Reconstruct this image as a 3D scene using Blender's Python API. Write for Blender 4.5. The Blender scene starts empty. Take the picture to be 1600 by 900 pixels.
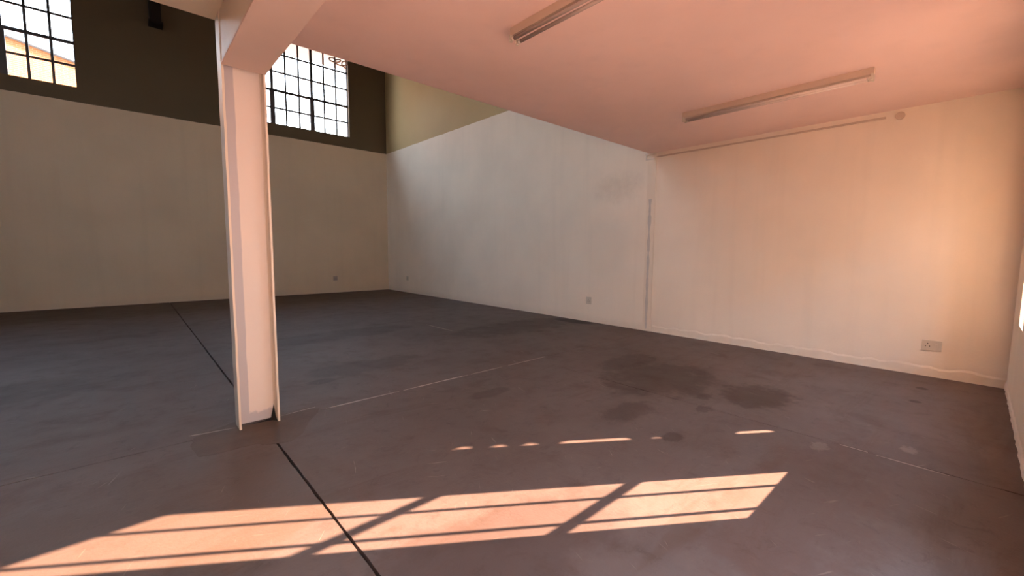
import bpy, bmesh, math, random
from mathutils import Vector, Matrix
random.seed(7)
C = bpy.context.scene.collection

# ---------------------------------------------------------------- camera
F_PX, YAW, PITCH, ROLL, EYE = 658.32, 0.73810, 0.08928, 0.00807, 1.5
fw = Vector((math.sin(YAW)*math.cos(PITCH), math.cos(YAW)*math.cos(PITCH), -math.sin(PITCH)))
r0 = fw.cross(Vector((0, 0, 1))).normalized(); u0 = r0.cross(fw)
rr = r0*math.cos(ROLL)+u0*math.sin(ROLL); uu = -r0*math.sin(ROLL)+u0*math.cos(ROLL)
cd = bpy.data.cameras.new('camera'); cam = bpy.data.objects.new('camera', cd); C.objects.link(cam)
cd.sensor_fit = 'HORIZONTAL'; cd.sensor_width = 36; cd.lens = 36*F_PX/1600; cd.clip_start = 0.02; cd.clip_end = 500
m = Matrix((( rr.x, uu.x, -fw.x, 0), (rr.y, uu.y, -fw.y, 0), (rr.z, uu.z, -fw.z, EYE), (0, 0, 0, 1)))
cam.matrix_world = m
bpy.context.scene.camera = cam

# ---------------------------------------------------------------- world, sun, exposure
SKY_STRENGTH = 12.0
SUN_STRENGTH = 69.0
EXPOSURE = 0.36
w = bpy.data.worlds.new('world'); bpy.context.scene.world = w; w.use_nodes = True
nt = w.node_tree; nt.nodes.clear()
out = nt.nodes.new('ShaderNodeOutputWorld'); bg = nt.nodes.new('ShaderNodeBackground')
tc = nt.nodes.new('ShaderNodeTexCoord'); sx = nt.nodes.new('ShaderNodeSeparateXYZ'); cr = nt.nodes.new('ShaderNodeValToRGB')
nt.links.new(tc.outputs['Generated'], sx.inputs[0]); nt.links.new(sx.outputs['Z'], cr.inputs[0])
cr.color_ramp.elements[0].position = 0.0; cr.color_ramp.elements[0].color = (0.92, 0.95, 0.95, 1)
cr.color_ramp.elements[1].position = 0.9; cr.color_ramp.elements[1].color = (0.42, 0.62, 0.9, 1)
nt.links.new(cr.outputs[0], bg.inputs[0]); bg.inputs[1].default_value = SKY_STRENGTH
nt.links.new(bg.outputs[0], out.inputs[0])
AZ = math.radians(34.5); TEL = 0.42
sd = Vector((math.cos(AZ), -math.sin(AZ), TEL)).normalized()       # towards the sun
sl = bpy.data.lights.new('sun', 'SUN'); so = bpy.data.objects.new('sun', sl); C.objects.link(so)
sl.energy = SUN_STRENGTH; sl.angle = math.radians(0.25); sl.color = (1.0, 0.62, 0.42)
so.rotation_euler = sd.to_track_quat('Z', 'Y').to_euler(); so.location = (20, -14, 12)
vs = bpy.context.scene.view_settings
vs.view_transform = 'Standard'; vs.look = 'None'; vs.gamma = 1; vs.use_curve_mapping = False; vs.exposure = EXPOSURE

# ---------------------------------------------------------------- measures (metres)
XR, XL, YB, YF = 7.194, -6.0, 14.806, -0.323
ZC, YS, ZP, ZR = 3.284, 4.146, 4.962, 9.0

# ---------------------------------------------------------------- helpers
def mat(name):
    m = bpy.data.materials.new(name); m.use_nodes = True
    return m, m.node_tree, m.node_tree.nodes['Principled BSDF']
class N:
    """tiny node builder"""
    def __init__(s, nt): s.nt = nt
    def n(s, t, **kw):
        x = s.nt.nodes.new(t)
        for k, v in kw.items(): setattr(x, k, v)
        return x
    def lk(s, a, b): s.nt.links.new(a, b)
    def math(s, op, a, b=None, c=None, clamp=False):
        x = s.n('ShaderNodeMath', operation=op, use_clamp=clamp)
        for i, v in enumerate((a, b, c)):
            if v is None: continue
            if isinstance(v, (int, float)): x.inputs[i].default_value = v
            else: s.lk(v, x.inputs[i])
        return x.outputs[0]
    def noise(s, vec, scale, detail=4, rough=0.55, dist=0.0):
        x = s.n('ShaderNodeTexNoise'); x.inputs['Scale'].default_value = scale
        x.inputs['Detail'].default_value = detail; x.inputs['Roughness'].default_value = rough; x.inputs['Distortion'].default_value = dist
        s.lk(vec, x.inputs['Vector']); return x.outputs['Fac']
    def ramp(s, v, a, b):
        x = s.n('ShaderNodeMapRange', interpolation_type='SMOOTHSTEP'); x.inputs[1].default_value = a; x.inputs[2].default_value = b
        s.lk(v, x.inputs[0]); return x.outputs[0]
    def mix(s, f, a, b):
        x = s.n('ShaderNodeMix', data_type='RGBA')
        if isinstance(f, (int, float)): x.inputs[0].default_value = f
        else: s.lk(f, x.inputs[0])
        for i, v in ((6, a), (7, b)):
            if isinstance(v, tuple): x.inputs[i].default_value = (*v, 1)
            else: s.lk(v, x.inputs[i])
        return x.outputs[2]
    def pos(s, sc=(1, 1, 1)):
        g = s.n('ShaderNodeNewGeometry'); mp = s.n('ShaderNodeVectorMath', operation='MULTIPLY'); mp.inputs[1].default_value = sc
        s.lk(g.outputs['Position'], mp.inputs[0]); return mp.outputs[0]
    def xyz(s):
        g = s.n('ShaderNodeNewGeometry'); x = s.n('ShaderNodeSeparateXYZ'); s.lk(g.outputs['Position'], x.inputs[0]); return x.outputs
    def bump(s, h, p, strength=0.2, dist=0.01):
        b = s.n('ShaderNodeBump'); b.inputs['Strength'].default_value = strength; b.inputs['Distance'].default_value = dist
        s.lk(h, b.inputs['Height']); s.lk(b.outputs[0], p.inputs['Normal'])
def plain(name, col, rough=0.6, metal=0.0, vary=0.12, scale=8):
    m, t, p = mat(name); k = N(t)
    f = k.noise(k.pos(), scale)
    dark = tuple(c*(1-vary) for c in col); lite = tuple(min(1, c*(1+vary)) for c in col)
    k.lk(k.mix(f, dark, lite), p.inputs['Base Color'])
    p.inputs['Roughness'].default_value = rough; p.inputs['Metallic'].default_value = metal
    return m

CREAM = (0.88, 0.76, 0.61); BROWN = (0.120, 0.094, 0.060); BROWN_LIT = (0.46, 0.345, 0.18)
def paint_wall(name, two_tone=False, right=False, base=CREAM, left_base=None):
    m, t, p = mat(name); k = N(t); X, Y, Z = k.xyz()
    big = k.noise(k.pos(), 0.7, 3); fine = k.noise(k.pos(), 40, 3); streak = k.noise(k.pos((2.2, 2.2, 0.12)), 2.0, 4)
    c = k.mix(k.ramp(big, 0.3, 0.75), base, tuple(v*0.92 for v in base))
    c = k.mix(k.math('MULTIPLY', k.ramp(streak, 0.5, 0.8), 0.22), c, tuple(v*0.80 for v in base))
    if left_base: c = k.mix(k.math('LESS_THAN', X, 0.75), c, left_base)
    # dirty splashed foot of the wall
    edge = k.math('ADD', Z, k.math('MULTIPLY', k.noise(k.pos(), 9, 4), 0.10))
    foot = k.math('SUBTRACT', 1.0, k.ramp(edge, 0.04, 0.26))
    c = k.mix(k.math('MULTIPLY', foot, 0.30), c, (0.60, 0.51, 0.43))
    if right:
        # scuffed patch of filler beside the pilaster, below the slab
        dy = k.math('DIVIDE', k.math('SUBTRACT', Y, 4.85), 0.75); dz = k.math('DIVIDE', k.math('SUBTRACT', Z, 2.75), 0.38)
        d = k.math('ADD', k.math('MULTIPLY', dy, dy), k.math('MULTIPLY', dz, dz))
        d = k.math('ADD', d, k.math('MULTIPLY', k.noise(k.pos(), 4.5, 8, 0.8), 1.9))
        c = k.mix(k.math('MULTIPLY', k.math('SUBTRACT', 1.0, k.ramp(d, 0.5, 1.9)), 0.36), c, (0.50, 0.40, 0.32))
    if two_tone:
        wob = k.math('ADD', Z, k.math('MULTIPLY', k.math('SUBTRACT', k.noise(k.pos(), 3, 3), 0.5), 0.03))
        up = k.math('GREATER_THAN', wob, ZP)
        bc = BROWN_LIT if right else BROWN; c = k.mix(up, c, k.mix(big, bc, tuple(v*1.2 for v in bc)))  # right wall: same brown paint, lightened to stand in for window light
    k.lk(c, p.inputs['Base Color']); p.inputs['Roughness'].default_value = 0.62
    p.inputs['Specular IOR Level'].default_value = 0.3
    k.bump(k.math('ADD', fine, k.math('MULTIPLY', k.noise(k.pos(), 4, 5), 2.0)), p, 0.18, 0.006)
    return m
M = {}
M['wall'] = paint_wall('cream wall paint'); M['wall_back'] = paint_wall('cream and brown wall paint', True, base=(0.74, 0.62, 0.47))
M['wall_right'] = paint_wall('cream and brown side wall paint', True, True, (0.93, 0.81, 0.69))
M['ceiling'] = paint_wall('ceiling paint', base=(0.89, 0.67, 0.61), left_base=(0.86, 0.76, 0.60))
M['beam_under'] = plain('beam paint', (0.76, 0.60, 0.54), 0.6, vary=0.05, scale=3)
M['column'] = plain('cream steel paint', (0.74, 0.66, 0.58), 0.45, vary=0.06, scale=5)
M['frame'] = plain('window steel', (0.085, 0.085, 0.10), 0.5, 0.3)
M['reveal'] = plain('reveal paint', (0.75, 0.62, 0.48), 0.6)
M['hall_dark'] = plain('dark brown paint', (0.13, 0.10, 0.07), 0.7)
M['black'] = plain('black steel', (0.012, 0.011, 0.012), 0.5, 0.2)
M['base'] = plain('joint dirt', (0.02, 0.014, 0.011), 0.95)
M['filler'] = plain('pale joint mortar', (0.42, 0.35, 0.31), 0.9, vary=0.3, scale=12)
M['white'] = plain('white plastic', (0.62, 0.54, 0.46), 0.35, vary=0.03)
M['tube'] = plain('tube glass', (0.62, 0.52, 0.47), 0.15, vary=0.02)
M['pilaster'] = plain('pilaster paint', (0.84, 0.72, 0.60), 0.6, vary=0.05, scale=4)
M['batten'] = plain('batten enamel', (0.60, 0.47, 0.38), 0.4, vary=0.08)
M['shadow_dark'] = plain('socket hole', (0.05, 0.03, 0.02), 0.8)
M['roof'] = plain('grey roof sheet', (0.40, 0.41, 0.42), 0.5)
M['far_roof'] = plain('blue grey roof sheet', (0.13, 0.22, 0.30), 0.5)
M['ground'] = plain('outside paving', (0.40, 0.27, 0.20), 0.9, vary=0.2, scale=1.5)
M['wing'] = plain('outside plaster', (0.70, 0.55, 0.42), 0.9)
M['grey_patch'] = plain('grey primer', (0.60, 0.53, 0.48), 0.7, vary=0.12, scale=14)

# column web: cream with a long strip of grey primer near the left flange and at the foot
m_, t, p = mat('web paint'); k = N(t); X, Y, Z = k.xyz()
e = k.math('ADD', X, k.math('MULTIPLY', k.math('SUBTRACT', k.noise(k.pos((1, 1, 0.5)), 7, 4), 0.5), 0.02))
strip = k.math('SUBTRACT', 1.0, k.ramp(e, 0.690, 0.698))
foot = k.math('SUBTRACT', 1.0, k.ramp(k.math('ADD', Z, k.math('MULTIPLY', k.noise(k.pos(), 18, 4), 0.08)), 0.12, 0.15))
c = k.mix(k.math('MAXIMUM', strip, foot), (0.72, 0.65, 0.63), (0.47, 0.45, 0.50))
k.lk(c, p.inputs['Base Color']); p.inputs['Roughness'].default_value = 0.5
M['web'] = m_

# concrete floor
m_, t, p = mat('stained concrete'); k = N(t); X, Y, Z = k.xyz(); P = k.pos()
n1 = k.noise(P, 0.55, 5, 0.6, 0.4); n2 = k.noise(P, 2.6, 6, 0.65, 0.3); n3 = k.noise(P, 14, 5, 0.7); n4 = k.noise(k.pos((1, 3, 1)), 3.2, 6, 0.7, 1.2)
c = k.mix(k.ramp(n1, 0.3, 0.7), (0.178, 0.126, 0.112), (0.220, 0.166, 0.152))
c = k.mix(k.math('MULTIPLY', k.ramp(n2, 0.50, 0.72), 0.55), c, (0.145, 0.092, 0.072))
c = k.mix(k.math('MULTIPLY', k.ramp(n3, 0.50, 0.80), 0.30), c, (0.25, 0.185, 0.155))
c = k.mix(k.math('MULTIPLY', k.ramp(n4, 0.62, 0.74), 0.35), c, (0.27, 0.205, 0.17))
def blob(cx, cy, rx, ry, amt, col, soft=0.5, wob=0.9, sc=3.5):
    global c
    dx = k.math('DIVIDE', k.math('SUBTRACT', X, cx), rx); dy = k.math('DIVIDE', k.math('SUBTRACT', Y, cy), ry)
    d = k.math('ADD', k.math('MULTIPLY', dx, dx), k.math('MULTIPLY', dy, dy))
    d = k.math('ADD', d, k.math('MULTIPLY', k.math('SUBTRACT', k.noise(P, sc, 5, 0.65), 0.5), wob*4))
    f = k.math('SUBTRACT', 1.0, k.ramp(d, 1.0-soft, 1.0+soft))
    c = k.mix(k.math('MULTIPLY', f, amt), c, col)
DK = (0.055, 0.028, 0.018)
n5 = k.noise(k.pos((1, 1, 1)), 6.5, 8, 0.78, 0.6); n6 = k.noise(k.pos((0.5, 3.0, 1)), 1.1, 5, 0.7, 0.8)
c = k.mix(k.math('MULTIPLY', k.ramp(n5, 0.52, 0.70), 0.45), c, (0.085, 0.052, 0.040))
c = k.mix(k.math('MULTIPLY', k.ramp(n6, 0.52, 0.68), 0.40), c, (0.135, 0.078, 0.052))
for rot, sc_, th_ in (((0.5), 5.0, 0.70), ((-0.9), 7.0, 0.71), ((1.9), 4.0, 0.705)):
    vr = k.n('ShaderNodeVectorRotate', rotation_type='Z_AXIS'); k.lk(P, vr.inputs['Vector']); vr.inputs['Angle'].default_value = rot
    st = k.n('ShaderNodeVectorMath', operation='MULTIPLY'); k.lk(vr.outputs[0], st.inputs[0]); st.inputs[1].default_value = (0.7, 9.0, 1.0)
    c = k.mix(k.math('MULTIPLY', k.ramp(k.noise(st.outputs[0], sc_, 3, 0.5), th_, th_+0.05), 0.8), c, (0.36, 0.29, 0.25))
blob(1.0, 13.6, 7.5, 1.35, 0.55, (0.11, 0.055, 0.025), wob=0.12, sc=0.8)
blob(4.60, 2.45, 0.75, 0.55, 0.60, DK)
blob(4.80, 1.45, 0.42, 0.30, 0.60, DK, sc=6)
blob(4.00, 1.65, 0.10, 0.07, 0.50, DK, wob=0.9, sc=14)
blob(4.35, 1.80, 0.09, 0.07, 0.50, DK, wob=0.9, sc=14)
blob(3.4, 2.1, 0.35, 0.14, 0.45, DK, sc=6)
blob(5.7, 6.0, 1.5, 0.55, 0.65, (0.075, 0.045, 0.03))
blob(6.98, 5.72, 0.20, 0.50, 1.0, (0.02, 0.006, 0.004), wob=0.15)
blob(6.48, 0.31, 0.06, 0.05, 0.8, DK, wob=0.3, sc=12)
blob(5.85, 0.32, 0.05, 0.05, 0.7, DK, wob=0.3, sc=12)
blob(3.2, 1.55, 0.10, 0.07, 0.55, DK, wob=0.9, sc=14)
blob(2.75, 3.35, 0.25, 0.10, 0.4, DK, wob=0.6, sc=7)
blob(2.2, 5.2, 0.7, 0.30, 0.4, DK, sc=3)
blob(1.55, 4.9, 0.14, 0.09, 0.5, DK, wob=0.5, sc=8)
blob(4.95, 3.1, 0.6, 0.22, 0.5, DK, sc=4)
blob(2.6, 7.4, 1.3, 0.4, 0.4, DK, sc=2)
blob(-1.2, 6.5, 1.0, 0.5, 0.35, DK, sc=2.5)
blob(4.35, 0.25, 0.07, 0.05, 0.6, (0.38, 0.30, 0.26), wob=1.3, sc=22)
blob(3.9, 0.72, 0.09, 0.05, 0.6, (0.38, 0.30, 0.26), wob=1.3, sc=22)
blob(0.82, 3.80, 0.12, 0.05, 0.8, DK, wob=0.4, sc=12)
blob(0.0, 2.9, 1.0, 0.7, 0.45, (0.16, 0.10, 0.07), sc=2)
blob(1.1, 1.5, 1.1, 0.35, 0.45, (0.10, 0.055, 0.045), sc=3)
blob(3.0, 0.6, 1.2, 0.35, 0.35, (0.15, 0.07, 0.05))
dk = k.n('ShaderNodeVectorMath', operation='SCALE'); k.lk(c, dk.inputs[0]); dk.inputs['Scale'].default_value = 0.60; k.lk(dk.outputs[0], p.inputs['Base Color']); p.inputs['Specular IOR Level'].default_value = 0.35
k.lk(k.math('ADD', 0.48, k.math('MULTIPLY', n2, 0.22)), p.inputs['Roughness'])
k.bump(k.math('ADD', k.math('MULTIPLY', n3, 0.6), k.math('MULTIPLY', k.noise(P, 60, 3), 0.4)), p, 0.25, 0.01)
M['floor'] = m_
m_, t, p = mat('brown repair mortar'); k = N(t); P = k.pos()
k.lk(k.mix(k.noise(P, 5, 5, 0.6), (0.062, 0.038, 0.028), (0.13, 0.092, 0.076)), p.inputs['Base Color']); p.inputs['Roughness'].default_value = 0.7
k.bump(k.noise(P, 40, 4), p, 0.2, 0.01); M['patch'] = m_
# brick outside
m_, t, p = mat('far brick'); k = N(t)
b = k.n('ShaderNodeTexBrick'); k.lk(k.pos((1, 1, 1)), b.inputs['Vector'])
mp = k.n('ShaderNodeCombineXYZ'); X, Y, Z = k.xyz(); k.lk(k.math('ADD', X, Y), mp.inputs[0]); k.lk(Z, mp.inputs[1]); k.lk(mp.outputs[0], b.inputs['Vector'])
b.inputs['Color1'].default_value = (0.26, 0.10, 0.035, 1); b.inputs['Color2'].default_value = (0.20, 0.085, 0.03, 1); b.inputs['Mortar'].default_value = (0.30, 0.17, 0.09, 1)
b.inputs['Scale'].default_value = 1.0; b.inputs['Brick Width'].default_value = 0.24; b.inputs['Row Height'].default_value = 0.085; b.inputs['Mortar Size'].default_value = 0.01
k.lk(b.outputs[0], p.inputs['Base Color']); p.inputs['Roughness'].default_value = 0.9; M['brick'] = m_
# thin window glass
m_ = bpy.data.materials.new('window glass'); m_.use_nodes = True; t = m_.node_tree; t.nodes.clear(); k = N(t)
o_ = k.n('ShaderNodeOutputMaterial'); tr = k.n('ShaderNodeBsdfTransparent'); gl = k.n('ShaderNodeBsdfGlossy'); mx = k.n('ShaderNodeMixShader')
tr.inputs[0].default_value = (0.93, 0.95, 0.95, 1); gl.inputs['Roughness'].default_value = 0.02; gl.inputs[0].default_value = (0.8, 0.9, 0.95, 1)
mx.inputs[0].default_value = 0.05; k.lk(tr.outputs[0], mx.inputs[1]); k.lk(gl.outputs[0], mx.inputs[2]); k.lk(mx.outputs[0], o_.inputs[0]); M['glass'] = m_

def box(bm, x0, x1, y0, y1, z0, z1):
    v = [bm.verts.new(q) for q in ((x0,y0,z0),(x1,y0,z0),(x1,y1,z0),(x0,y1,z0),(x0,y0,z1),(x1,y0,z1),(x1,y1,z1),(x0,y1,z1))]
    for f in ((3,2,1,0),(4,5,6,7),(0,1,5,4),(1,2,6,5),(2,3,7,6),(3,0,4,7)): bm.faces.new([v[i] for i in f])
def tube(bm, pts, r, seg=10, cap=True):
    rings = []
    for i, q in enumerate(pts):
        q = Vector(q); a = Vector(pts[max(0, i-1)]); b = Vector(pts[min(len(pts)-1, i+1)])
        d = (b-a).normalized(); up = Vector((0, 0, 1)) if abs(d.z) < 0.9 else Vector((1, 0, 0))
        s = d.cross(up).normalized(); u = s.cross(d)
        rings.append([bm.verts.new(q+s*r*math.cos(2*math.pi*j/seg)+u*r*math.sin(2*math.pi*j/seg)) for j in range(seg)])
    for a, b in zip(rings, rings[1:]):
        for j in range(seg): bm.faces.new((a[j], a[(j+1) % seg], b[(j+1) % seg], b[j]))
    if cap: bm.faces.new(rings[0][::-1]); bm.faces.new(rings[-1])
def mesh(name, bm, material, bevel=0.0, smooth=False):
    bmesh.ops.recalc_face_normals(bm, faces=bm.faces)
    if bevel: bmesh.ops.bevel(bm, geom=list(bm.edges), offset=bevel, segments=2, affect='EDGES', profile=0.6)
    me = bpy.data.meshes.new(name); bm.to_mesh(me); bm.free(); me.materials.append(material)
    if smooth:
        for f in me.polygons: f.use_smooth = True
    return me
def link(name, me, parent=None, loc=None):
    o = bpy.data.objects.new(name, me); C.objects.link(o)
    if parent is not None:
        o.parent = parent
        # parents are placed without rotation: child coordinates are world minus parent
        if loc is None: o.location = -wloc(parent)
        else: o.location = Vector(loc)-wloc(parent)
    elif loc is not None: o.location = loc
    return o
def wloc(o):
    v = Vector(o.location)
    while o.parent is not None: o = o.parent; v += Vector(o.location)
    return v
def obj(name, bm, material, parent=None, bevel=0.0, smooth=False, loc=None): return link(name, mesh(name, bm, material, bevel, smooth), parent, loc)
def boxes(name, lst, material, parent=None, bevel=0.0):
    bm = bmesh.new()
    for b in lst: box(bm, *b)
    return obj(name, bm, material, parent, bevel)
def struct(o, label=None, cat=None):
    o['kind'] = 'structure'
    if label: o['label'] = label
    if cat: o['category'] = cat
    return o
def empty(name, loc):
    o = bpy.data.objects.new(name, None); C.objects.link(o); o.location = loc; o.empty_display_size = 0.1; return o
def tag(o, label, cat, group=None):
    o['label'] = label; o['category'] = cat
    if group: o['group'] = group
    return o

# ================================================================ STRUCTURE
def wall_with_holes(axis, a0, a1, z0, z1, t0, t1, holes):
    """boxes of a wall along axis ('x' or 'y'), thickness t0..t1, with rectangular holes (a, b, za, zb)"""
    out = []; cuts = sorted({a0, a1, *[h[0] for h in holes], *[h[1] for h in holes]})
    for a, b in zip(cuts, cuts[1:]):
        hs = sorted([h for h in holes if h[0] <= a+1e-6 and h[1] >= b-1e-6], key=lambda h: h[2]); z = z0
        for h in hs:
            if h[2] > z: out.append((a, b, z, h[2]))
            z = h[3]
        if z < z1: out.append((a, b, z, z1))
    return [(a, b, t0, t1, c, d) if axis == 'x' else (t0, t1, a, b, c, d) for a, b, c, d in out]

T = 0.25
SILL = 0.81; HEAD = 2.62
W1 = (-4.16, -0.68, 5.31, 7.98); W2 = (2.38, 5.86, 5.33, 7.98)
W3 = (-0.80, 2.65, 0.30, HEAD); W4 = (4.11, 5.22, SILL, HEAD); W5 = (5.915, 6.42, SILL, HEAD); W0 = (-5.2, -1.75, SILL, HEAD)
WL1 = (5.4, 8.6, 5.3, 7.98); WL2 = (10.2, 13.7, 4.9, 7.98)
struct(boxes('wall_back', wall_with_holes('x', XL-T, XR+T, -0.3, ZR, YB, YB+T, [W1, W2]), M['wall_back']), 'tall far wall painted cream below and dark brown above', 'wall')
struct(boxes('wall_front', wall_with_holes('x', XL-T, XR+T, -0.3, ZR, YF-T, YF, [W3, W4, W5]), M['wall']), 'pale wall with the sunny windows at the right edge of the photo', 'wall')
wr = struct(boxes('wall_right', [(XR, XR+T, YF, YB, -0.3, ZR)], M['wall_right']), 'long bare cream wall with sockets, brown above, running to the far corner', 'wall')
struct(boxes('wall_left', wall_with_holes('y', YF, YB, -0.3, ZR, XL-T, XL, [WL1]), M['hall_dark']), 'left end wall of the hall outside the view', 'wall')
ce = struct(boxes('ceiling', [(XL, XR, YF, YS, ZC, ZC+0.25)], M['ceiling']), 'low flat painted slab over the near half of the room', 'ceiling')
struct(boxes('ceiling_hall', [(XL-T, XR+T, YF-T, YB+T, ZR, ZR+0.2)], M['hall_dark']), 'high roof over the far half of the hall', 'ceiling')
# lip along the slab edge
bm = bmesh.new(); x = XL
box(bm, XL, XR-0.001, YS, YS+0.035, ZC+0.006, ZC+0.27)
struct(obj('trim_1', bm, M['ceiling'], None, 0.004), 'painted edge strip along the open side of the low ceiling slab', 'trim')

# windows: steel frames with three panes across each bay
def window(name, axis, a0, a1, z0, z1, tg, bays, rows, thick_rows, label, wide_low=None, bar=0.008):
    """tg: coordinate of the glazing plane; rows: heights of glazing bars; thick_rows: those that are transoms"""
    root = empty(name, (a0, tg, z0) if axis == 'x' else (tg, a0, z0)); struct(root, label, 'window')
    def bx(a, b, c, d, h, n, mt='frame', bev=0.0):
        return boxes(n, [(a, b, tg-h, tg+h, c, d) if axis == 'x' else (tg-h, tg+h, a, b, c, d)], M[mt], root, bev)
    bw = (a1-a0)/bays; f = 0.022
    bx(a0, a0+f, z0, z1, 0.025, 'frame_jamb'); bx(a1-f, a1, z0, z1, 0.025, 'frame_jamb')
    bx(a0+f, a1-f, z0, z0+f, 0.025, 'frame_sill'); bx(a0+f, a1-f, z1-f, z1, 0.025, 'frame_head')
    for b in range(1, bays):
        x = a0+b*bw; lo = wide_low if wide_low else None
        if lo:
            bx(x-0.065, x+0.065, z0+f, lo, 0.03, 'mullion'); bx(x-0.038, x+0.038, lo, z1-f, 0.025, 'mullion')
        else: bx(x-0.028, x+0.028, z0+f, z1-f, 0.025, 'mullion')
    zs = [z0+f, *rows, z1-f]
    for z in rows:
        th = max(0.016, bar*1.5) if z in thick_rows else bar
        if z in thick_rows: bx(a0+f, a1-f, z-th, z+th, 0.014, 'transom')
        else: bx(a0+f, a1-f, z-th, z+th, 0.012, 'glazing_bar')
    for b in range(bays):
        for j in (1, 2):
            x = a0+(b+j/3)*bw; bx(x-bar, x+bar, z0+f, z1-f, 0.010, 'glazing_bar')
    cache = {}
    for b in range(bays):
        for j in range(3):
            for r in range(len(zs)-1):
                a, bb = a0+(b+j/3)*bw, a0+(b+(j+1)/3)*bw; za, zb = zs[r], zs[r+1]
                key = (round(zb-za, 3))
                if key not in cache:
                    bm = bmesh.new(); q = (bb-a)/2; g = (zb-za)/2
                    if axis == 'x': vv = [(-q, 0, -g), (q, 0, -g), (q, 0, g), (-q, 0, g)]
                    else: vv = [(0, -q, -g), (0, q, -g), (0, q, g), (0, -q, g)]
                    bm.faces.new([bm.verts.new(v) for v in vv]); cache[key] = mesh('pane', bm, M['glass'])
                link('pane', cache[key], root, ((a+bb)/2, tg, (za+zb)/2) if axis == 'x' else (tg, (a+bb)/2, (za+zb)/2))
    return root
rows_b = [5.83, 6.355, 6.92, 7.46]
window('window_1', 'x', *W1, YB+0.12, 3, rows_b, [6.355], 'high steel window at the top left looking onto an orange brick gable', wide_low=6.355, bar=0.025)
window('window_2', 'x', *W2, YB+0.12, 3, rows_b, [6.355], 'high steel window seen right of the white column, bright sky behind', wide_low=6.355, bar=0.025)
rows_f = [1.40, 1.94]
window('bounce_window', 'x', *W3, -0.49, 3, [0.86, *rows_f], rows_f, 'deep window added in the front wall beside the camera, out of view, for bounce light')  # unseen window, put in to bounce sunlight up to the ceiling
window('window_4', 'x', *W4, -0.49, 1, rows_f, rows_f, 'single bay front window that throws the barred sun patch on the floor')
window('window_5', 'x', *W5, -0.49, 1, rows_f, rows_f, 'bright front window by the right corner, at the right edge of the photo')

window('fill_window', 'y', *WL1, XL-0.12, 3, rows_b, [6.355], 'high window added in the left end wall, out of view, to brighten the right wall')  # unseen window, added to throw cool sky light on the right wall

# floor: dark bed with concrete slabs cast in bays, each its own piece
fl = struct(boxes('floor', [(XL, XR, YF, YB, -0.3, -0.05)], M['base']), 'worn reddish brown concrete floor with sawn joints and stains', 'floor')
def jag_line(p0, p1, step=0.07, amp=0.003):
    n = max(2, int((Vector(p1)-Vector(p0)).length/step)); L = []
    for i in range(n+1):
        t = i/n; q = Vector(p0).lerp(Vector(p1), t)
        a = 0 if i in (0, n) else random.uniform(-amp, amp)
        d = (Vector(p1)-Vector(p0)).normalized(); L.append((q.x-d.y*a, q.y+d.x*a))
    return L
def slab(poly, z0, z1, name, mt, parent):
    bm = bmesh.new(); n = len(poly)
    lo = [bm.verts.new((x, y, z0)) for x, y in poly]; hi = [bm.verts.new((x, y, z1)) for x, y in poly]
    bm.faces.new(hi); bm.faces.new(lo[::-1])
    for i in range(n): bm.faces.new((lo[i], lo[(i+1) % n], hi[(i+1) % n], hi[i]))
    return obj(name, bm, mt, parent)
def rect_slab(x0, x1, y0, y1, gl, gr, gb, gt):
    c = [(x0+gl, y0+gb), (x1-gr, y0+gb), (x1-gr, y1-gt), (x0+gl, y1-gt)]
    poly = []
    for i in range(4): poly += jag_line(c[i], c[(i+1) % 4])[:-1]
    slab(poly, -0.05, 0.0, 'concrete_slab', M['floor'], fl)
XJ, XK, YJ = 0.775, 4.06, 4.02
g = 0.009; h = 0.004
# near row
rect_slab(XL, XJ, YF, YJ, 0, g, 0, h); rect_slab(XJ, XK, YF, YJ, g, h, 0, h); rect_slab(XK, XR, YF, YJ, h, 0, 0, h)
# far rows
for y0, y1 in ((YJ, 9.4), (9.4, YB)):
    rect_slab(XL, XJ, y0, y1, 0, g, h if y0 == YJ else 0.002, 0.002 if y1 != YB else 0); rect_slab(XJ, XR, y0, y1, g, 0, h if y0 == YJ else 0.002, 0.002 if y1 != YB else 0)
# pale mortar smeared in the cross joint and in the short joint on the right
def smear(p0, p1, w0, name='joint_mortar', gaps=()):
    d = (Vector(p1)-Vector(p0)); L = d.length; d.normalize(); nrm = Vector((-d.y, d.x)); n = max(3, int(L/0.06)); A, B = [], []
    for i in range(n+1):
        q = Vector(p0)+d*L*i/n; e = min(1, i/3, (n-i)/3)*w0*random.uniform(0.35, 1.0)+0.001
        A.append(tuple(q+nrm*e)); B.append(tuple(q-nrm*e*random.uniform(0.4, 1)))
    slab(A[::-1]+B, -0.006, 0.0015, name, M['filler'], fl)
smear((1.30, YJ+0.005), (2.05, YJ), 0.010); smear((2.1, YJ), (2.95, YJ), 0.016); smear((3.0, YJ), (3.5, YJ), 0.007); smear((3.6, YJ), (4.3, YJ), 0.004)
smear((0.93, 4.10), (1.24, 4.13), 0.006)
smear((4.05, 0.40), (4.04, 0.02), 0.007); smear((4.06, 0.62), (4.06, 0.45), 0.005)
smear((4.36, 7.35), (4.38, 6.45), 0.012)
smear((0.30, 4.12), (0.585, 4.075), 0.016); smear((0.28, 4.13), (0.36, 4.12), 0.02)
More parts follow.
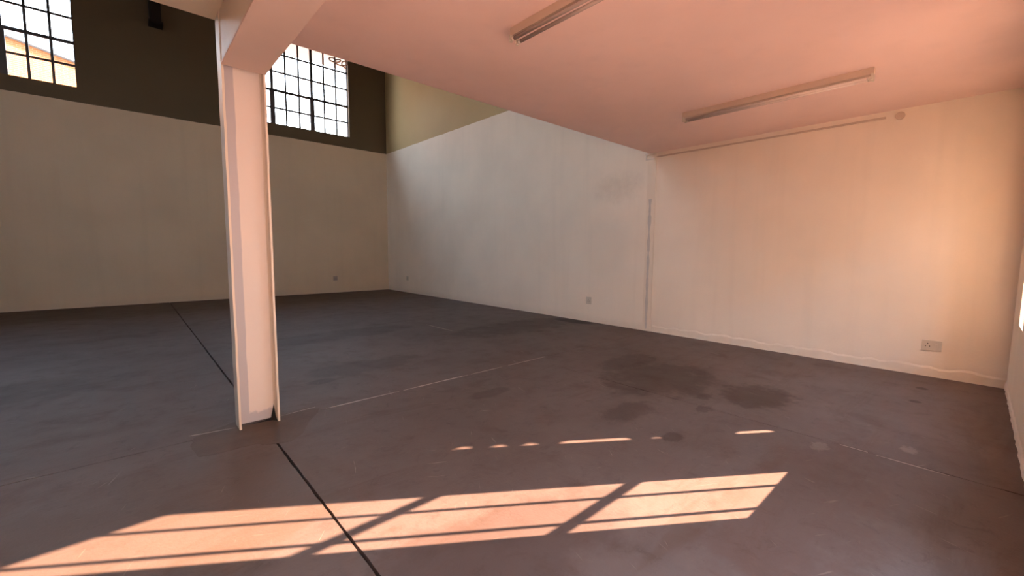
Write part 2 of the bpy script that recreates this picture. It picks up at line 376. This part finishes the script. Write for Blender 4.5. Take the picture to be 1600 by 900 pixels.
# brown repair mortar round the column foot
pp = [(0.30, 3.66), (0.42, 3.63), (0.55, 3.635), (0.66, 3.62), (0.70, 3.56), (0.86, 3.50), (0.98, 3.60), (1.08, 3.80), (1.22, 3.98), (1.26, 4.08), (1.12, 4.12), (0.95, 4.13), (0.78, 4.24), (0.60, 4.22), (0.44, 4.14), (0.31, 4.07), (0.27, 3.9)]
q = []
for i in range(len(pp)): q += jag_line(pp[i], pp[(i+1) % len(pp)], 0.03, 0.006)[:-1]
slab(q, -0.004, 0.0012, 'repair_patch', M['patch'], fl)

# rough plaster skirting along the right and front walls
def skirting(name, p0, p1, nrm, h0, th, label):
    p0, p1, nrm = Vector(p0), Vector(p1), Vector(nrm); n = int((p1-p0).length/0.09); bm = bmesh.new(); R = []
    for i in range(n+1):
        q = p0.lerp(p1, i/n); hh = h0*random.uniform(0.82, 1.12); t1 = th*random.uniform(0.6, 1.3)
        pr = [(q, -0.01), (q+nrm*t1, -0.01), (q+nrm*t1*0.9, hh*0.8), (q, hh)]
        R.append([bm.verts.new((a.x, a.y, z)) for a, z in pr])
    for a, b in zip(R, R[1:]):
        for j in range(3): bm.faces.new((a[j], a[j+1], b[j+1], b[j]))
    bm.faces.new(R[0]); bm.faces.new(R[-1][::-1])
    return struct(obj(name, bm, M['skirt']), label, 'baseboard')
M['skirt'] = plain('rough skirting plaster', (0.84, 0.73, 0.62), 0.8, vary=0.10, scale=9)
skirting('baseboard_right', (XR, YF, 0), (XR, 4.0, 0), (-1, 0, 0), 0.13, 0.012, 'rough whitish plaster skirting along the foot of the right wall')
skirting('baseboard_front', (XL, YF, 0), (XR, YF, 0), (0, 1, 0), 0.08, 0.012, 'rough plaster skirting under the front windows')
# pilaster: end of a flush steel column in the right wall, under the slab edge
pl = empty('trim_2', (XR, 4.15, 0)); struct(pl, 'narrow pilaster strip in the right wall under the slab edge', 'trim')
boxes('pilaster_strip', [(XR-0.015, XR, 4.03, 4.20, 0.0, ZC)], M['pilaster'], pl, 0.002)
bm = bmesh.new(); A, B = [], []
n = 44
for i in range(n+1):
    z = 0.04+2.42*i/n; w0 = 0.026+0.008*math.sin(i*0.9)+random.uniform(-0.008, 0.008)
    if i < 3: w0 *= 0.4+0.2*i
    A.append(bm.verts.new((XR-0.0165, 4.125-w0, z))); B.append(bm.verts.new((XR-0.0165, 4.125+w0, z)))
for i in range(n): bm.faces.new((A[i], A[i+1], B[i+1], B[i]))
obj('primer_strip', bm, M['grey_patch'], pl)
boxes('bracket', [(XR-0.05, XR-0.016, 4.06, 4.24, ZC-0.03, ZC-0.002), (XR-0.03, XR-0.016, 4.06, 4.24, ZC-0.115, ZC-0.095), (XR-0.03, XR-0.016, 4.22, 4.24, ZC-0.115, ZC-0.03)], M['column'], pl)
# dark strip for the trunking and the shadow line along its underside
tk = struct(boxes('trim_3', [(XR-0.022, XR, 0.90, 4.02, ZC-0.090, ZC-0.066)], M['batten'], None, 0.003), 'thin dark strip for the cable trunking and its shadow line under the ceiling on the right wall', 'trunking')

# ================================================================ OBJECTS
# H-section column
col = empty('steel_column', (0.75, 4.08, 0)); tag(col, 'white painted steel H column standing at the slab edge, grey primer on its web', 'column')
FX0, FX1, FY0, FY1, TH = 0.603, 0.905, 3.99, 4.15, 0.016
def flange(x0, x1, zt):
    bm = bmesh.new(); n = 30; R = []
    for i in range(n+1):
        z = zt*i/n; j = random.uniform(-0.0015, 0.0015)
        R.append([bm.verts.new(v) for v in ((x0+j, FY0, z), (x1+j, FY0, z), (x1+j, FY1, z), (x0+j, FY1, z))])
    for a, b in zip(R, R[1:]):
        for j in range(4): bm.faces.new((a[j], a[(j+1) % 4], b[(j+1) % 4], b[j]))
    bm.faces.new(R[0][::-1]); bm.faces.new(R[-1]); return bm
obj('flange', flange(FX0, FX0+TH, ZC), M['column'], col)
obj('flange', flange(FX1-TH, FX1, ZC), M['column'], col)
boxes('web', [(FX0+TH, FX1-TH, 4.075, 4.09, 0.018, ZC)], M['web'], col)
bm = bmesh.new()   # weld fillets of the web
for xx, s in ((FX0+TH, 1), (FX1-TH, -1)):
    v = [bm.verts.new(q) for q in ((xx, 4.075, 0.02), (xx+s*0.012, 4.075, 0.02), (xx, 4.060, 0.02), (xx, 4.075, ZC-0.01), (xx+s*0.012, 4.075, ZC-0.01), (xx, 4.060, ZC-0.01))]
    for f in ((0, 1, 2), (3, 5, 4), (1, 4, 5, 2)): bm.faces.new([v[i] for i in f])
obj('fillet', bm, M['column'], col)
bm = bmesh.new()   # black piece for the dark triangular notch at the foot
pts = [(0.69, 4.066, 0.004), (0.80, 4.064, 0.010), (0.852, 4.062, 0.022), (0.876, 4.06, 0.135), (0.886, 4.05, 0.03), (0.888, 4.00, 0.005), (0.86, 4.04, 0.004)]
top = [bm.verts.new(q) for q in pts]; bk = [bm.verts.new((x, y+0.006, z)) for x, y, z in pts]
bm.faces.new(top); bm.faces.new(bk[::-1])
for i in range(len(pts)): bm.faces.new((top[i], bk[i], bk[(i+1) % len(pts)], top[(i+1) % len(pts)]))
o = obj('foot_dark_piece', bm, M['black'], col); o['label'] = 'black triangular piece at the foot of the column'
# beam to the front wall
bmo = empty('ceiling_beam', (0.75, 1.8, ZC))
boxes('soffit_plate', [(FX0, FX1, YF, FY0, 2.90, 2.916)], M['beam_under'], bmo, 0.002)
boxes('beam_web', [(FX0+0.006, FX1-0.006, YF, FY0-0.002, 2.916, ZC)], M['column'], bmo)
tag(bmo, 'deep painted downstand beam running from the column over the camera', 'beam')

# fluorescent battens
def batten(x, y0, y1):
    root = empty('fluorescent_light', (x, (y0+y1)/2, ZC))
    boxes('batten_body', [(x-0.035, x+0.035, y0, y1, ZC-0.065, ZC)], M['batten'], root, 0.004)
    for s in (-1, 1):
        xs = x+s*0.034; zt = ZC-0.098
        for yy, d in ((y0, 1), (y1, -1)):
            bm = bmesh.new(); ya, yb = sorted((yy+d*0.004, yy+d*0.022))
            box(bm, xs-0.013, xs+0.013, ya, yb, zt-0.018, ZC-0.062)
            obj('lampholder', bm, M['white'], root, 0.003)
        bm = bmesh.new(); tube(bm, [(xs, y0+0.05, zt), (xs, y1-0.05, zt)], 0.014, 12)
        tb = obj('lamp_tube', bm, M['tube'], root, 0, True)
        for ya, yb in ((y0+0.020, y0+0.052), (y1-0.052, y1-0.020)):
            bm = bmesh.new(); tube(bm, [(xs, ya, zt), (xs, yb, zt)], 0.0145, 12); obj('tube_cap', bm, M['white'], tb, 0, True)
    return root
b1 = batten(5.43, 0.79, 2.69); b2 = batten(2.41, 0.79, 2.66)
tag(b1, 'twin tube ceiling batten near the right wall, seen whole, unlit', 'ceiling light', 'fluorescent battens on the low ceiling')
tag(b2, 'twin tube ceiling batten cut by the top edge of the photo, unlit', 'ceiling light', 'fluorescent battens on the low ceiling')

# round junction box beside the trunking end
bm = bmesh.new(); tube(bm, [(XR-0.03, 0.765, 3.20), (XR, 0.765, 3.20)], 0.047, 20)
jb = obj('junction_box', bm, M['batten'], None, 0.002); tag(jb, 'small round conduit box high on the right wall beside the trunking end', 'junction box')

# sockets
def socket(name, yc, zc, w_, h_, label, double=False, group=None):
    root = empty('wall_socket', (XR, yc, zc)); tag(root, label, 'socket', group)
    boxes('face_plate', [(XR-0.012, XR, yc-w_/2, yc+w_/2, zc-h_/2, zc+h_/2)], M['white'], root, 0.003)
    cy = yc+(w_*0.20 if double else 0)
    for dy, dz in ((0, 0.022), (0.018, -0.010), (-0.018, -0.010)):
        bm = bmesh.new(); tube(bm, [(XR-0.0135, cy+dy, zc+dz), (XR-0.009, cy+dy, zc+dz)], 0.006, 10); obj('pin_hole', bm, M['shadow_dark'], root)
    if double:
        boxes('rocker_switch', [(XR-0.018, XR-0.010, yc-w_*0.30, yc-w_*0.18, zc-0.02, zc+0.02)], M['white'], root, 0.002)
    return root
socket('s', 0.295, 0.385, 0.175, 0.125, 'wide white switched socket low on the right wall near the front corner', True)
socket('s', 5.48, 0.45, 0.125, 0.15, 'small white socket low on the right wall just past the pilaster')
socket('s', 13.34, 0.49, 0.13, 0.16, 'small socket low on the right wall close to the far corner')
root = empty('wall_socket', (5.24, YB, 0.49)); tag(root, 'small socket low on the far wall left of the corner', 'socket')
boxes('face_plate', [(5.17, 5.31, YB-0.014, YB, 0.41, 0.57)], M['filler'], root, 0.003)
for dx, dz in ((0, 0.022), (0.018, -0.010), (-0.018, -0.010)):
    bm = bmesh.new(); tube(bm, [(5.24+dx, YB-0.0135, 0.49+dz), (5.24+dx, YB-0.009, 0.49+dz)], 0.006, 10); obj('pin_hole', bm, M['shadow_dark'], root)

# black steel post on the upper far wall
po = empty('steel_bracket', (0.83, YB-0.17, 7.2)); tag(po, 'black steel post on the dark upper wall between the two high windows', 'bracket')
boxes('post', [(0.72, 0.96, YB-0.30, YB-0.001, 7.25, ZR)], M['black'], po, 0.01)
boxes('foot_plate', [(0.70, 0.99, YB-0.34, YB-0.001, 7.18, 7.25)], M['black'], po, 0.006)

# twisted wire hanging from the slab edge
bm = bmesh.new(); pts = []
for i in range(90):
    t = i/89; a = t*math.pi*2*2.6
    pts.append((1.50+0.16*t+0.030*math.cos(a*1.05), YS+0.06+0.03*math.sin(a*0.9), ZC-0.008-0.018*t+0.024*math.sin(a+0.4)))
tube(bm, pts, 0.006, 8)
wc = obj('wire_coil', bm, M['wire'] if 'wire' in M else plain('grey wire', (0.30, 0.22, 0.18), 0.35, 0.6), None, 0, True)
tag(wc, 'loose curl of wire hanging on the slab edge in front of the high window', 'wire')

# ================================================================ OUTSIDE
gp = struct(boxes('ground', [(-60, 60, -60, 90, -0.5, -0.32)], M['ground']), 'paving outside the building', 'ground')
# unseen wing added to block sun; notched corner shapes the dashed floor light
wy = -1.705; lst = [(8.0, 14.0, wy, YF-T, -0.3, 7.0)]
lit = [(1.73, 1.84), (1.96, 2.06), (2.16, 2.26), (2.40, 2.89), (3.04, 3.10), (3.63, 3.93)]
zof = lambda px: (8.0-px)/math.cos(AZ)*TEL
segs = sorted((zof(b), zof(a)) for a, b in lit); z = -0.3
for a, b in segs:
    lst.append((8.0, 8.1, wy-0.062, wy, z, a)); z = b
lst.append((8.0, 8.1, wy-0.062, wy, z, 7.0))
bo = empty('sun_blocker_wing', (11.5, -1.5, -0.3)); tag(bo, 'plastered side wing added out of view to shape the sun through the front windows', 'building')
boxes('wing_wall', [lst[0]], M['wing'], bo); boxes('notched_corner', lst[1:], M['wing'], bo)
# eave over the high windows
ev = struct(boxes('eave', [(XL-0.5, XR+0.5, YB+T, YB+T+1.15, 8.04, 8.2)], M['roof']), 'roof eave outside above the high windows', 'eave')
# brick gable beyond the top left window
gb = empty('brick_building', (-6, 32, -0.3)); tag(gb, 'orange brick gable with a grey sloping roof edge behind the top left window', 'building')
def zr(x): return 10.37-0.242*(x+1.49)
bm = bmesh.new()
prof = [(-13.0, -0.3), (7.0, -0.3), (7.0, zr(7)), (-13.0, zr(-13))]
fr = [bm.verts.new((x, 30, z)) for x, z in prof]; bk = [bm.verts.new((x, 40, z)) for x, z in prof]
bm.faces.new(fr); bm.faces.new(bk[::-1])
for i in range(4): bm.faces.new((fr[i], bk[i], bk[(i+1) % 4], fr[(i+1) % 4]))
obj('brick_wall', bm, M['brick'], gb)
bm = bmesh.new()
prof = [(-13.4, zr(-13.4)+0.0), (7.4, zr(7.4)+0.0), (7.4, zr(7.4)+0.05), (-13.4, zr(-13.4)+1.1)]
fr = [bm.verts.new((x, 29.7, z+0.003)) for x, z in prof]; bk = [bm.verts.new((x, 40.3, z+0.003)) for x, z in prof]
bm.faces.new(fr); bm.faces.new(bk[::-1])
for i in range(4): bm.faces.new((fr[i], bk[i], bk[(i+1) % 4], fr[(i+1) % 4]))
obj('roof_edge', bm, M['far_roof'], gb)

# unseen long building added across the yard to block sky from the front windows
ob = empty('sky_blocker', (-30, -16, -0.3)); tag(ob, 'plastered building added across the yard, out of view, to block the front sky', 'building')
boxes('sky_blocker_wall', [(-50, 8, -22, -12, -0.3, 8.5)], M['wing'], ob); boxes('sky_blocker_roof', [(-50.3, 8.3, -22.3, -11.7, 8.5, 8.8)], M['roof'], ob)
